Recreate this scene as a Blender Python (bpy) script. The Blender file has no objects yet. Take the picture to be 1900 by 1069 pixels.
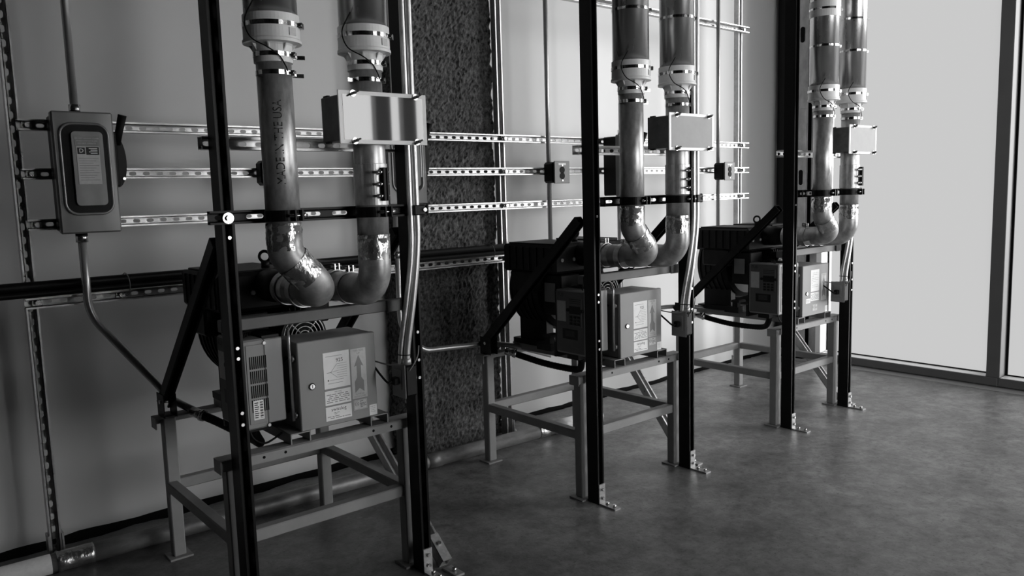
import bpy, math, random
from mathutils import Vector, Matrix, noise
random.seed(7)
S = bpy.context.scene
COL = S.collection

# ------------------------------------------------------------------ camera
F, YAW, PITCH, ROLL = 1463.568, 0.694330245, 0.118366737, -0.0294472525
fw = Vector((math.sin(YAW) * math.cos(PITCH), math.cos(YAW) * math.cos(PITCH), -math.sin(PITCH)))
rt = Vector((math.cos(YAW), -math.sin(YAW), 0))
up = rt.cross(fw)
r2 = math.cos(ROLL) * rt + math.sin(ROLL) * up
u2 = -math.sin(ROLL) * rt + math.cos(ROLL) * up
cam = bpy.data.cameras.new('camera')
cam.sensor_width = 36.0
cam.lens = F / 1900 * 36.0
cam.clip_start = 0.05
co = bpy.data.objects.new('camera', cam)
co.matrix_world = Matrix(((r2.x, u2.x, -fw.x, 0), (r2.y, u2.y, -fw.y, 0), (r2.z, u2.z, -fw.z, 1.5), (0, 0, 0, 1)))
COL.objects.link(co)
S.camera = co

# ------------------------------------------------------------------ light
PANE_FRONT = 6.7      # bright sky in the windows behind the photographer
w = bpy.data.worlds.new('world')
S.world = w
w.use_nodes = True
w.node_tree.nodes['Background'].inputs[0].default_value = (1, 1, 1, 1)
w.node_tree.nodes['Background'].inputs[1].default_value = 0.55
# low hazy sun coming through the glazed end wall
sl = bpy.data.lights.new('hazy_sun', 'SUN')
sl.energy = 4.8
sl.angle = math.radians(40)
so = bpy.data.objects.new('hazy_sun', sl)
AZ, EL = math.radians(41), math.radians(9)     # direction of travel: from +X towards +Y, slightly down
dv = Vector((-math.cos(AZ) * math.cos(EL), math.sin(AZ) * math.cos(EL), -math.sin(EL)))
so.rotation_euler = dv.to_track_quat('-Z', 'Y').to_euler()
so.location = (9, -4, 5)
COL.objects.link(so)
S.view_settings.view_transform = 'Standard'
S.view_settings.look = 'None'
S.view_settings.gamma = 1
S.view_settings.exposure = 0.0
S.view_settings.use_curve_mapping = False


# ------------------------------------------------------------------ materials
def mat(name, base, rough=.5, metal=0., vary=0., scale=(8, 8, 8), detail=4, bump=0., bscale=None, rvary=0., spec=.5, emit=0., dark=None):
    m = bpy.data.materials.new(name)
    m.use_nodes = True
    nt = m.node_tree
    b = nt.nodes['Principled BSDF']
    b.inputs['Base Color'].default_value = (base, base, base, 1)
    b.inputs['Roughness'].default_value = rough
    b.inputs['Metallic'].default_value = metal
    b.inputs['Specular IOR Level'].default_value = spec
    if emit:
        b.inputs['Emission Color'].default_value = (1, 1, 1, 1)
        b.inputs['Emission Strength'].default_value = emit
    if vary or bump or rvary:
        tc = nt.nodes.new('ShaderNodeTexCoord')
        mp = nt.nodes.new('ShaderNodeMapping')
        mp.inputs['Scale'].default_value = scale
        nt.links.new(tc.outputs['Object'], mp.inputs['Vector'])
        nz = nt.nodes.new('ShaderNodeTexNoise')
        nz.inputs['Scale'].default_value = 1.0
        nz.inputs['Detail'].default_value = detail
        nz.inputs['Roughness'].default_value = .65
        nt.links.new(mp.outputs[0], nz.inputs['Vector'])
        if vary:
            cr = nt.nodes.new('ShaderNodeValToRGB')
            lo, hi = max(0, base * (1 - vary)), min(1, base * (1 + vary))
            cr.color_ramp.elements[0].position = .3
            cr.color_ramp.elements[1].position = .7
            cr.color_ramp.elements[0].color = (lo, lo, lo, 1)
            cr.color_ramp.elements[1].color = (hi, hi, hi, 1)
            nt.links.new(nz.outputs[0], cr.inputs[0])
            nt.links.new(cr.outputs[0], b.inputs['Base Color'])
        if rvary:
            mr = nt.nodes.new('ShaderNodeMapRange')
            mr.inputs[1].default_value, mr.inputs[2].default_value = .3, .7
            mr.inputs[3].default_value, mr.inputs[4].default_value = max(.02, rough - rvary), min(1, rough + rvary)
            nt.links.new(nz.outputs[0], mr.inputs[0])
            nt.links.new(mr.outputs[0], b.inputs['Roughness'])
        if bump:
            src = nz
            if bscale:
                mp2 = nt.nodes.new('ShaderNodeMapping')
                mp2.inputs['Scale'].default_value = bscale
                nt.links.new(tc.outputs['Object'], mp2.inputs['Vector'])
                src = nt.nodes.new('ShaderNodeTexNoise')
                src.inputs['Scale'].default_value = 1
                src.inputs['Detail'].default_value = 3
                nt.links.new(mp2.outputs[0], src.inputs['Vector'])
            bp = nt.nodes.new('ShaderNodeBump')
            bp.inputs['Strength'].default_value = bump
            bp.inputs['Distance'].default_value = .01
            nt.links.new(src.outputs[0], bp.inputs['Height'])
            nt.links.new(bp.outputs[0], b.inputs['Normal'])
    return m


M = dict(
    wall=mat('wall_plaster', .57, .42, vary=.04, scale=(.6, .6, .6), spec=.4),
    dark=mat('dark_room', .03, .8),
    void=mat('slab_gap', .008, .95, spec=.1),
    foam=mat('sprayed_fireproofing', .10, .95, vary=.85, scale=(55, 55, 38), spec=.1),
    strut=mat('black_strut_paint', .004, .40, vary=.3, scale=(30, 30, 30), spec=.18),
    galv=mat('galvanised_strut', .55, .36, .75, vary=.18, scale=(25, 25, 25), rvary=.1),
    pipe=mat('galvanised_pipe', .50, .40, .72, vary=.22, scale=(55, 55, 26), rvary=.10, bump=.05),
    tube=mat('aluminium_tube', .58, .26, .95, vary=.08, scale=(9, 9, 2.5), rvary=.06),
    elbow=mat('weathered_elbow', .36, .42, .55, vary=.4, scale=(14, 14, 14), rvary=.1),
    tape=mat('foil_tape', .52, .24, .9, vary=.25, scale=(30, 30, 30), bump=.5, bscale=(45, 45, 30)),
    plastic=mat('white_plastic', .74, .42, vary=.06, scale=(20, 20, 20)),
    band=mat('stainless_band', .65, .14, 1., vary=.5, scale=(90, 90, 90)),
    conduit=mat('steel_conduit', .50, .30, .65, vary=.12, scale=(20, 20, 6)),
    black=mat('black_enamel', .005, .42, spec=.18, vary=.3, scale=(20, 20, 20)),
    blower=mat('cast_black', .006, .5, spec=.2, vary=.4, scale=(18, 18, 18), bump=.1),
    rubber=mat('black_rubber', .004, .6, spec=.15),
    stand=mat('grey_stand_paint', .25, .5, vary=.12, scale=(6, 6, 6), spec=.25),
    box=mat('grey_enclosure_paint', .25, .45, vary=.04, scale=(8, 8, 8), spec=.3),
    drive=mat('grey_drive_plastic', .23, .5, vary=.05, scale=(12, 12, 12)),
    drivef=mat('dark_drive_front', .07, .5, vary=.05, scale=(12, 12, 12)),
    strip=mat('floor_edge_strip', .36, .5, vary=.1, scale=(3, 3, 3)),
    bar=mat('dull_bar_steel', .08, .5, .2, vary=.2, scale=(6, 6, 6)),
    drivel=mat('light_drive_shell', .30, .45),
    label=mat('label_paper', .80, .6, vary=.05, scale=(30, 30, 30)),
    labeld=mat('label_aged', .50, .55, vary=.08, scale=(60, 60, 60)),
    ink=mat('label_ink', .012, .6),
    inkm=mat('label_grey_ink', .22, .6),
    switch=mat('switch_enamel', .20, .28, .35, vary=.12, scale=(6, 6, 6)),
    bolt=mat('zinc_bolt', .62, .24, 1.),
    brk=mat('zinc_bracket', .42, .38, .6, vary=.2, scale=(60, 60, 60)),
    acryl=mat('clear_acrylic', .06, .03, spec=1.),
    film=mat('matt_film_cover', .27, .5, .0, vary=.05, scale=(14, 14, 14)),
    boxside=mat('dull_sheet_steel', .10, .45, .6, vary=.35, scale=(14, 14, 14)),
    edge=mat('acrylic_edge', .70, .25),
    column=mat('grey_column_steel', .42, .5, .2, vary=.3, scale=(10, 10, 5)),
    frame=mat('window_frame_aluminium', .12, .45, .2, vary=.05, scale=(4, 4, 4)),
    sill=mat('sill_aluminium', .88, .4, .2),
    fpipe=mat('floor_pipe', .16, .45, .4, vary=.4, scale=(8, 20, 20)),
    wire=mat('grey_wire', .20, .5),
)


def emis(name, s):
    m = bpy.data.materials.new(name)
    m.use_nodes = True
    nt = m.node_tree
    for n in list(nt.nodes):
        nt.nodes.remove(n)
    o = nt.nodes.new('ShaderNodeOutputMaterial')
    e = nt.nodes.new('ShaderNodeEmission')
    e.inputs[0].default_value = (1, 1, 1, 1)
    e.inputs[1].default_value = s
    nt.links.new(e.outputs[0], o.inputs[0])
    return m


def glass_mat():
    m = bpy.data.materials.new('hazy_glass')
    m.use_nodes = True
    nt = m.node_tree
    for n in list(nt.nodes):
        nt.nodes.remove(n)
    o = nt.nodes.new('ShaderNodeOutputMaterial')
    a = nt.nodes.new('ShaderNodeBsdfTransparent')
    b = nt.nodes.new('ShaderNodeBsdfTranslucent')
    mx = nt.nodes.new('ShaderNodeMixShader')
    a.inputs[0].default_value = (.97, .97, .97, 1)
    b.inputs[0].default_value = (.9, .9, .9, 1)
    mx.inputs[0].default_value = .04
    nt.links.new(a.outputs[0], mx.inputs[1])
    nt.links.new(b.outputs[0], mx.inputs[2])
    nt.links.new(mx.outputs[0], o.inputs[0])
    return m


M['pane'] = glass_mat()
M['pane_front'] = emis('front_sky_glass', PANE_FRONT)


def floor_mat():
    m = bpy.data.materials.new('polished_concrete')
    m.use_nodes = True
    nt = m.node_tree
    b = nt.nodes['Principled BSDF']
    tc = nt.nodes.new('ShaderNodeTexCoord')

    def nz(scale, detail, rough=.6, dist=0.):
        n = nt.nodes.new('ShaderNodeTexNoise')
        n.inputs['Scale'].default_value = scale
        n.inputs['Detail'].default_value = detail
        n.inputs['Roughness'].default_value = rough
        n.inputs['Distortion'].default_value = dist
        nt.links.new(tc.outputs['Object'], n.inputs['Vector'])
        return n

    def ramp(src, p0, c0, p1, c1):
        r = nt.nodes.new('ShaderNodeValToRGB')
        r.color_ramp.elements[0].position, r.color_ramp.elements[1].position = p0, p1
        r.color_ramp.elements[0].color = (c0, c0, c0, 1)
        r.color_ramp.elements[1].color = (c1, c1, c1, 1)
        nt.links.new(src.outputs[0], r.inputs[0])
        return r

    def mul(a, bb):
        x = nt.nodes.new('ShaderNodeMixRGB')
        x.blend_type = 'MULTIPLY'
        x.inputs[0].default_value = 1
        nt.links.new(a.outputs[0], x.inputs[1])
        nt.links.new(bb.outputs[0], x.inputs[2])
        return x
    c = mul(ramp(nz(2.6, 8, .62, .6), .3, .165, .72, .31), ramp(nz(14, 7, .72, .4), .32, .58, .62, 1.12))
    c = mul(c, ramp(nz(55, 3, .7), .33, .55, .42, 1.0))
    c = mul(c, ramp(nz(4.5, 12, .78, .3), .36, .68, .54, 1.0))
    c = mul(c, ramp(nz(19, 8, .75), .34, .70, .46, 1.0))
    # shade painted into the colour towards the left, plus grime by the first rack, its edge broken up by noise
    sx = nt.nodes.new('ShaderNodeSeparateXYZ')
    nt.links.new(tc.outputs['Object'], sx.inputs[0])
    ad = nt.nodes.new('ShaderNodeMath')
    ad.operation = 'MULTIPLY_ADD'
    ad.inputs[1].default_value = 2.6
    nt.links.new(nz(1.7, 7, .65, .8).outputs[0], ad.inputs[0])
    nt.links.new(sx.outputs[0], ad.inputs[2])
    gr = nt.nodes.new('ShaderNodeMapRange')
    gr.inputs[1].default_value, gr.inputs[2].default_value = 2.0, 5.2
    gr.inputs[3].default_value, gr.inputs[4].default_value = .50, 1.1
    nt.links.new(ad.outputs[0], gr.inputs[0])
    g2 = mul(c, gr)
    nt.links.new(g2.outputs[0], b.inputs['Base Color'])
    rr = ramp(nz(5, 6, .6), .3, .30, .7, .46)
    nt.links.new(rr.outputs[0], b.inputs['Roughness'])
    b.inputs['Specular IOR Level'].default_value = .55
    bp = nt.nodes.new('ShaderNodeBump')
    bp.inputs['Strength'].default_value = .12
    bp.inputs['Distance'].default_value = .01
    nt.links.new(nz(40, 4).outputs[0], bp.inputs['Height'])
    nt.links.new(bp.outputs[0], b.inputs['Normal'])
    return m


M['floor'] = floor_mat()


# ------------------------------------------------------------------ mesh builder (coordinates are world; build() makes them relative to the parent)
class MB:
    def __init__(s):
        s.v, s.f, s.sm = [], [], []

    def add(s, vs, fs, smooth=False):
        o = len(s.v)
        s.v += [tuple(p) for p in vs]
        s.f += [tuple(i + o for i in f) for f in fs]
        s.sm += [smooth] * len(fs)
        return s

    def box(s, x0, x1, y0, y1, z0, z1, b=0.):
        b = min(b, abs(x1 - x0) * .45, abs(y1 - y0) * .45, abs(z1 - z0) * .45)
        if b <= 0:
            vs = [(x, y, z) for x in (x0, x1) for y in (y0, y1) for z in (z0, z1)]
            fs = [(0, 1, 3, 2), (4, 6, 7, 5), (0, 4, 5, 1), (2, 3, 7, 6), (0, 2, 6, 4), (1, 5, 7, 3)]
            return s.add(vs, fs)
        vs, idx = [], {}
        X, Y, Z = (x0, x1), (y0, y1), (z0, z1)
        sg = (1, -1)
        for i in (0, 1):
            for j in (0, 1):
                for k in (0, 1):
                    for a in range(3):
                        p = [X[i] + sg[i] * b, Y[j] + sg[j] * b, Z[k] + sg[k] * b]
                        p[a] = (X[i], Y[j], Z[k])[a]
                        idx[i, j, k, a] = len(vs)
                        vs.append(p)
        fs = []
        for a in range(3):
            o1, o2 = [q for q in range(3) if q != a]
            for sd in (0, 1):
                loop = []
                for p, q in ((0, 0), (1, 0), (1, 1), (0, 1)):
                    c = [0, 0, 0]
                    c[a], c[o1], c[o2] = sd, p, q
                    loop.append(idx[c[0], c[1], c[2], a])
                fs.append(loop)
        for a in range(3):                       # edge bevels along axis a
            o1, o2 = [q for q in range(3) if q != a]
            for p in (0, 1):
                for q in (0, 1):
                    c0, c1 = [0, 0, 0], [0, 0, 0]
                    c0[a], c1[a] = 0, 1
                    for c in (c0, c1):
                        c[o1], c[o2] = p, q
                    fs.append((idx[(*c0, o1)], idx[(*c1, o1)], idx[(*c1, o2)], idx[(*c0, o2)]))
        for i in (0, 1):
            for j in (0, 1):
                for k in (0, 1):
                    fs.append((idx[i, j, k, 0], idx[i, j, k, 1], idx[i, j, k, 2]))
        return s.add(vs, fs)

    def obox(s, c, ax, ay, az, hx, hy, hz):
        c, ax, ay, az = Vector(c), Vector(ax).normalized(), Vector(ay).normalized(), Vector(az).normalized()
        vs = [c + ax * (i * hx) + ay * (j * hy) + az * (k * hz) for i in (-1, 1) for j in (-1, 1) for k in (-1, 1)]
        return s.add(vs, [(0, 1, 3, 2), (4, 6, 7, 5), (0, 4, 5, 1), (2, 3, 7, 6), (0, 2, 6, 4), (1, 5, 7, 3)])

    def tube(s, pts, r, n=16, caps=True, rad=None, jitter=0.):
        pts = [Vector(p) for p in pts]
        T = []
        for i, p in enumerate(pts):
            a = pts[max(i - 1, 0)]
            b = pts[min(i + 1, len(pts) - 1)]
            T.append((b - a).normalized())
        nn = T[0].orthogonal().normalized()
        vs, fs = [], []
        for i, p in enumerate(pts):
            nn = (nn - T[i] * nn.dot(T[i])).normalized()
            bb = T[i].cross(nn)
            rr = rad[i] if rad else r
            for k in range(n):
                a = 2 * math.pi * k / n
                q = rr
                if jitter:
                    d = p * 38 + Vector((math.cos(a), math.sin(a), 0)) * 1.6
                    q += jitter * noise.noise(d) + jitter * .7 * abs(noise.noise(d * 2.3))
                vs.append(p + (nn * math.cos(a) + bb * math.sin(a)) * q)
        for i in range(len(pts) - 1):
            for k in range(n):
                k2 = (k + 1) % n
                fs.append((i * n + k, i * n + k2, (i + 1) * n + k2, (i + 1) * n + k))
        s.add(vs, fs, True)
        if caps:
            o = len(s.v) - len(vs)
            s.f += [tuple(o + k for k in reversed(range(n))), tuple(o + (len(pts) - 1) * n + k for k in range(n))]
            s.sm += [False, False]
        return s

    def cyl(s, p0, p1, r, n=16):
        return s.tube([p0, p1], r, n)

    def lathe(s, base, axis, prof, n=32, caps=True):
        base, axis = Vector(base), Vector(axis).normalized()
        nn = axis.orthogonal().normalized()
        bb = axis.cross(nn)
        vs, fs = [], []
        for r, h in prof:
            for k in range(n):
                a = 2 * math.pi * k / n
                vs.append(base + axis * h + (nn * math.cos(a) + bb * math.sin(a)) * r)
        for i in range(len(prof) - 1):
            for k in range(n):
                k2 = (k + 1) % n
                fs.append((i * n + k, i * n + k2, (i + 1) * n + k2, (i + 1) * n + k))
        if caps:
            fs += [tuple(reversed(range(n))), tuple((len(prof) - 1) * n + k for k in range(n))]
        return s.add(vs, fs, False)

    def ring(s, c, axis, R, r, n=32, m=8):
        c, axis = Vector(c), Vector(axis).normalized()
        nn = axis.orthogonal().normalized()
        bb = axis.cross(nn)
        vs, fs = [], []
        for k in range(n):
            a = 2 * math.pi * k / n
            d = nn * math.cos(a) + bb * math.sin(a)
            for j in range(m):
                b = 2 * math.pi * j / m
                vs.append(c + d * (R + r * math.cos(b)) + axis * (r * math.sin(b)))
        for k in range(n):
            for j in range(m):
                fs.append((k * m + j, ((k + 1) % n) * m + j, ((k + 1) % n) * m + (j + 1) % m, k * m + (j + 1) % m))
        return s.add(vs, fs, True)

    def prism(s, poly, d):
        """poly: list of 3-D points (planar), d: extrusion vector"""
        n = len(poly)
        d = Vector(d)
        vs = [Vector(p) for p in poly] + [Vector(p) + d for p in poly]
        fs = [tuple(reversed(range(n))), tuple(n + k for k in range(n))]
        fs += [(k, (k + 1) % n, n + (k + 1) % n, n + k) for k in range(n)]
        return s.add(vs, fs)

    def channel(s, p0, p1, opn, w=.044, d=.044, t=.003, slots=True, pitch=.055, sl=.030, sw=.016, lip=.010):
        """C channel from p0 to p1 (centre of its open face), opening towards opn, slotted web"""
        p0, p1, o = Vector(p0), Vector(p1), Vector(opn).normalized()
        a = (p1 - p0)
        L = a.length
        a.normalize()
        q = a.cross(o)
        P = lambda l, x, h: p0 + a * l + q * x - o * h          # h: depth behind the open face

        def slab(x0, x1, h0, h1):
            vs = [P(l, x, h) for l in (0, L) for x in (x0, x1) for h in (h0, h1)]
            s.add(vs, [(0, 1, 3, 2), (4, 6, 7, 5), (0, 4, 5, 1), (2, 3, 7, 6), (0, 2, 6, 4), (1, 5, 7, 3)])
        hw = w / 2
        slab(-hw, -hw + t, 0, d)
        slab(hw - t, hw, 0, d)
        if lip:
            for sg in (-1, 1):
                x0, x1 = sorted((sg * (hw - t), sg * (hw - lip)))
                slab(x0, x1, 0, t)
                x0, x1 = sorted((sg * (hw - lip), sg * (hw - lip + t)))
                slab(x0, x1, 0, .009)
        if not slots:
            slab(-hw, hw, d - t, d)
            return s
        n = max(1, int(L / pitch))
        c = L / n
        vs, fs = [], []
        hx = hw - t
        for i in range(n):
            l0, l1 = i * c, (i + 1) * c
            m = (l0 + l1) / 2
            x = sl / 2 - sw / 2
            e = sw / 2
            hole = [(m - x, e), (m + x, e), (m + x + e * .7, e * .7), (m + x + e, 0), (m + x + e * .7, -e * .7), (m + x, -e), (m - x, -e), (m - x - e * .7, -e * .7), (m - x - e, 0), (m - x - e * .7, e * .7)]
            for h in (d - t, d):
                b = len(vs)
                vs += [P(l0, -hx, h), P(l1, -hx, h), P(l1, hx, h), P(l0, hx, h)] + [P(l, xx, h) for l, xx in hole]
                H = b + 4
                fs += [(b + 3, b + 2, H + 2, H + 1, H + 0, H + 9), (b + 2, b + 1, H + 4, H + 3, H + 2), (b + 1, b, H + 7, H + 6, H + 5, H + 4), (b, b + 3, H + 9, H + 8, H + 7)]
            for k in range(10):
                k2 = (k + 1) % 10
                fs.append((b - 14 + 4 + k, b - 14 + 4 + k2, b + 4 + k2, b + 4 + k))
        return s.add(vs, fs)

    def build(s, name, m, parent=None, **props):
        me = bpy.data.meshes.new(name)
        o = Vector((0, 0, 0)) if parent is None else parent['_w']
        me.from_pydata([Vector(v) - o for v in s.v], [], s.f)
        me.polygons.foreach_set('use_smooth', s.sm)
        import bmesh
        bm = bmesh.new()
        bm.from_mesh(me)
        bmesh.ops.recalc_face_normals(bm, faces=bm.faces)
        bm.to_mesh(me)
        bm.free()
        me.materials.append(M[m])
        me.update()
        ob = bpy.data.objects.new(name, me)
        COL.objects.link(ob)
        if parent is not None:
            ob.parent = parent['o']
        for k, v in props.items():
            ob[k] = v
        return {'o': ob, '_w': o}


def fillet(pts, rads, n=8):
    pts = [Vector(p) for p in pts]
    out = [pts[0]]
    for i in range(1, len(pts) - 1):
        a, b, c = pts[i - 1], pts[i], pts[i + 1]
        d0, d1 = (a - b).normalized(), (c - b).normalized()
        ang = d0.angle(d1)
        r = rads[i - 1] if isinstance(rads, (list, tuple)) else rads
        t = min(r / math.tan(ang / 2), (a - b).length * .49, (c - b).length * .49) if ang < 3.13 else 0
        if t <= 1e-5:
            out.append(b)
            continue
        rr = t * math.tan(ang / 2)
        ctr = b + (d0 + d1).normalized() * (rr / math.sin(ang / 2))
        s0, s1 = b + d0 * t - ctr, b + d1 * t - ctr
        th = s0.angle(s1)
        for k in range(n + 1):
            f = k / n
            out.append(ctr + (s0 * math.sin((1 - f) * th) + s1 * math.sin(f * th)) / math.sin(th))
    out.append(pts[-1])
    return out


def smooth_path(pts, n=8):
    """Catmull-Rom curve through the points"""
    P = [Vector(p) for p in pts]
    P = [P[0] * 2 - P[1]] + P + [P[-1] * 2 - P[-2]]
    out = []
    for i in range(1, len(P) - 2):
        for k in range(n):
            t = k / n
            a, b, c, d = P[i - 1], P[i], P[i + 1], P[i + 2]
            out.append(.5 * ((2 * b) + (c - a) * t + (2 * a - 5 * b + 4 * c - d) * t * t + (3 * b - a - 3 * c + d) * t ** 3))
    out.append(P[-2])
    return out


_font_cache = {}


def text_mesh(body, size):
    """2-D outline (verts, faces) of a word, centred, from the built-in font"""
    k = (body, size)
    if k in _font_cache:
        return _font_cache[k]
    cu = bpy.data.curves.new('lettering', 'FONT')
    cu.body = body
    cu.size = size
    cu.align_x = 'CENTER'
    cu.align_y = 'CENTER'
    cu.resolution_u = 3
    ob = bpy.data.objects.new('lettering', cu)
    COL.objects.link(ob)
    dg = bpy.context.evaluated_depsgraph_get()
    me = bpy.data.meshes.new_from_object(ob.evaluated_get(dg))
    r = ([v.co.copy() for v in me.vertices], [tuple(p.vertices) for p in me.polygons])
    bpy.data.objects.remove(ob)
    bpy.data.curves.remove(cu)
    bpy.data.meshes.remove(me)
    _font_cache[k] = r
    return r


def put_text(mb, body, size, c, ax, ay, sx=1.):
    vs, fs = text_mesh(body, size)
    c, ax, ay = Vector(c), Vector(ax), Vector(ay)
    mb.add([c + ax * (v.x * sx) + ay * v.y for v in vs], fs)


def thing(name, label, cat, loc, group=None):
    o = bpy.data.objects.new(name, None)
    o.empty_display_size = .05
    o.location = loc
    COL.objects.link(o)
    o['label'] = label
    o['category'] = cat
    if group:
        o['group'] = group
    return {'o': o, '_w': Vector(loc)}


def tag(d, label, cat, group=None):
    d['o']['label'] = label
    d['o']['category'] = cat
    if group:
        d['o']['group'] = group
    return d


def copy_tree(o, parent=None):
    c = o.copy()
    COL.objects.link(c)
    if parent is not None:
        c.parent = parent
    for ch in list(o.children):
        copy_tree(ch, c)
    return c


def struct(mb, name, m, parent=None):
    d = mb.build(name, m, parent)
    d['o']['kind'] = 'structure'
    return d


# ================================================================== THE ROOM
WX1 = 6.45          # right end of the long wall
WY = 3.95           # face of the long wall
# long wall, its lower edge a little ragged and lifted off the slab
mb = MB()
N = 160
xs = [-3.5 + (WX1 + 3.5) * i / N for i in range(N + 1)]
zb = [.024 + .010 * noise.noise(Vector((x * 5, 0, 0))) + .006 * noise.noise(Vector((x * 19, 3, 0))) for x in xs]
vs = []
for x, z in zip(xs, zb):
    vs += [(x, WY, z), (x, WY, 4.4), (x, WY + .1, z), (x, WY + .1, 4.4)]
fs = []
for i in range(N):
    a, b = 4 * i, 4 * i + 4
    fs += [(a, a + 1, b + 1, b), (a + 2, b + 2, b + 3, a + 3), (a, b, b + 2, a + 2), (a + 1, a + 3, b + 3, b + 1)]
mb.add(vs, fs)
struct(mb, 'wall_back', 'wall')
# floor slab with a ragged rear edge short of the wall
mb = MB()
N = 260
vs, fs = [], []
xs = [-3.5 + (6.44 + 3.5) * i / N for i in range(N + 1)]
for x in xs:
    g = .052 - .035 * max(0, min(1, (x - .3) / 4.5))
    ye = WY - g - .004 + .030 * noise.noise(Vector((x * 5, 7, 0))) * (1.2 - .12 * max(0, x)) + .014 * noise.noise(Vector((x * 21, 1, 0)))
    ye = min(ye, WY - .004)
    vs += [(x, -3.3, 0), (x, ye, 0), (x, ye - .004, -.1), (x, -3.3, -.1)]
for i in range(N):
    a, b = 4 * i, 4 * i + 4
    fs += [(a, b, b + 1, a + 1), (a + 1, b + 1, b + 2, a + 2), (a + 2, b + 2, b + 3, a + 3)]
mb.add(vs, fs)
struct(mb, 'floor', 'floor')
struct(MB().box(-3.5, 6.5, 3.6, 4.1, -.16, -.10), 'trim_1', 'void')
struct(MB().box(-3.5, 6.5, 3.956, 4.1, -.12, .2), 'leak_filler', 'void')  # filler added behind the wall foot to block light leaking through the gap
struct(MB().box(6.165, 6.40, -3.3, 3.8, 0, .0015), 'trim_2', 'strip')
struct(MB().box(-3.6, -3.5, -3.3, 4.0, -.1, 4.4), 'wall_left', 'dark')
struct(MB().box(-3.6, 6.6, -3.3, 4.05, 4.4, 4.5), 'ceiling', 'dark')
# wall behind the photographer with its windows
FW0, FW1, FZ0, FZ1 = 2.5, 5.55, .25, 3.2
mb = MB()
mb.box(-3.5, FW0, -3.4, -3.3, -.1, 4.4).box(FW1, 6.45, -3.4, -3.3, -.1, 4.4).box(FW0, FW1, -3.4, -3.3, -.1, FZ0).box(FW0, FW1, -3.4, -3.3, FZ1, 4.4)
struct(mb, 'wall_front', 'dark')
wf = thing('window_2', '', '', (FW0, -3.3, FZ0))
for k in ('label', 'category'):
    del wf['o'][k]
wf['o']['kind'] = 'structure'
cuts = [(2.50, .05), (3.70, .05), (4.86, .10), (5.22, .09), (5.55, .05)]
for (a, ha), (b, hb) in zip(cuts[:-1], cuts[1:]):
    MB().box(a + ha, b - hb, -3.37, -3.36, FZ0, FZ1).build('pane', 'pane_front', wf)
for a, ha in cuts:
    MB().box(a - ha, a + ha, -3.37, -3.26, FZ0, FZ1).build('mullion', 'frame', wf)

# glazed end wall: frosted panes between aluminium mullions
GX = 6.385
w1 = thing('window_1', '', '', (GX, 3.45, 0))
for k in ('label', 'category'):
    del w1['o'][k]
w1['o']['kind'] = 'structure'
edges = [3.425, 2.09, .74, -.61]
struct(MB().box(6.27, 6.45, -3.4, -.64, -.1, 4.4), 'wall_right', 'dark')
for i in range(3):
    y1, y0 = edges[i], edges[i + 1]
    MB().box(GX, GX + .012, y0, y1, .06, 4.4).build('pane', 'pane', w1)
    if i < 2:
        m2 = MB().box(6.268, 6.44, y0 - .045, y0 + .045, .072, 4.4, .003)
        d = m2.build('mullion', 'frame', w1)
        MB().box(6.375, 6.384, y0 - .062, y0 - .046, .075, 4.4).build('gasket', 'rubber', d)
        MB().box(6.375, 6.384, y0 + .046, y0 + .056, .075, 4.4).build('gasket', 'rubber', d)
for i in range(3):
    y1, y0 = edges[i] if i else 3.46, edges[i + 1]
    d = MB().box(6.265, 6.44, y0 - .035 + .0015, y1 - .035 - .0015 if i else y1, .012, .072, .003).build('sill', 'frame', w1)
    MB().box(6.270, 6.384, y0 + (.05), y1 - .05, .0725, .0755).build('sill_cap', 'sill', d)
    MB().box(6.374, 6.384, y0 + .05, y1 - .05, .0756, .084).build('gasket', 'rubber', d)
MB().box(6.268, 6.44, 3.428, 3.475, .0, 4.4, .003).build('jamb', 'sill', w1)
MB().box(6.375, 6.384, 3.418, 3.4275, .08, 4.4).build('gasket', 'rubber', w1)
# closure panel between the glazing and the corner
mb = MB().box(6.335, 6.45, 3.477, 3.575, .0, 4.4, .003)
struct(mb, 'trim_3', 'column')
struct(MB().box(6.42, 6.5, 3.575, 4.05, -.1, 4.4), 'trim_5', 'dark')

# corner steel column with slots in its face
t = thing('steel_column', 'grey galvanised steel column in the corner beside the glazed wall, behind the farthest rack', 'column', (6.36, 3.72, 0))
MB().box(6.30, 6.312, 3.592, 3.76, 0, 4.4).box(6.312, 6.42, 3.67, 3.685, 0, 4.4).build('flange', 'column', t)
MB().box(6.294, 6.2995, 3.60, 3.755, .0, 2.15, .002).build('face_plate', 'column', t)
for z in (1.57, 2.76):
    mb = MB()
    mb.prism([(6.2935, 3.644 + .02 * math.cos(a), z + (.045 if math.sin(a) >= 0 else -.045) + .02 * math.sin(a)) for a in [math.pi * 2 * k / 16 for k in range(16)]], (.002, 0, 0))
    mb.build('slot_hole', 'void', t)
MB().box(6.24, 6.418, 3.58, 3.86, 0.001, .02).build('base_plate', 'void', t)

# column sprayed with rough fireproofing
mb = MB()
CX0, CX1, CYF = 2.335, 3.035, 3.78
nx, nz = 64, 300
vs, fs = [], []


def rough(p):
    return .010 * noise.noise(p * 46) + .007 * noise.noise(p * 95) + .010 * noise.noise(p * 9)


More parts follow.
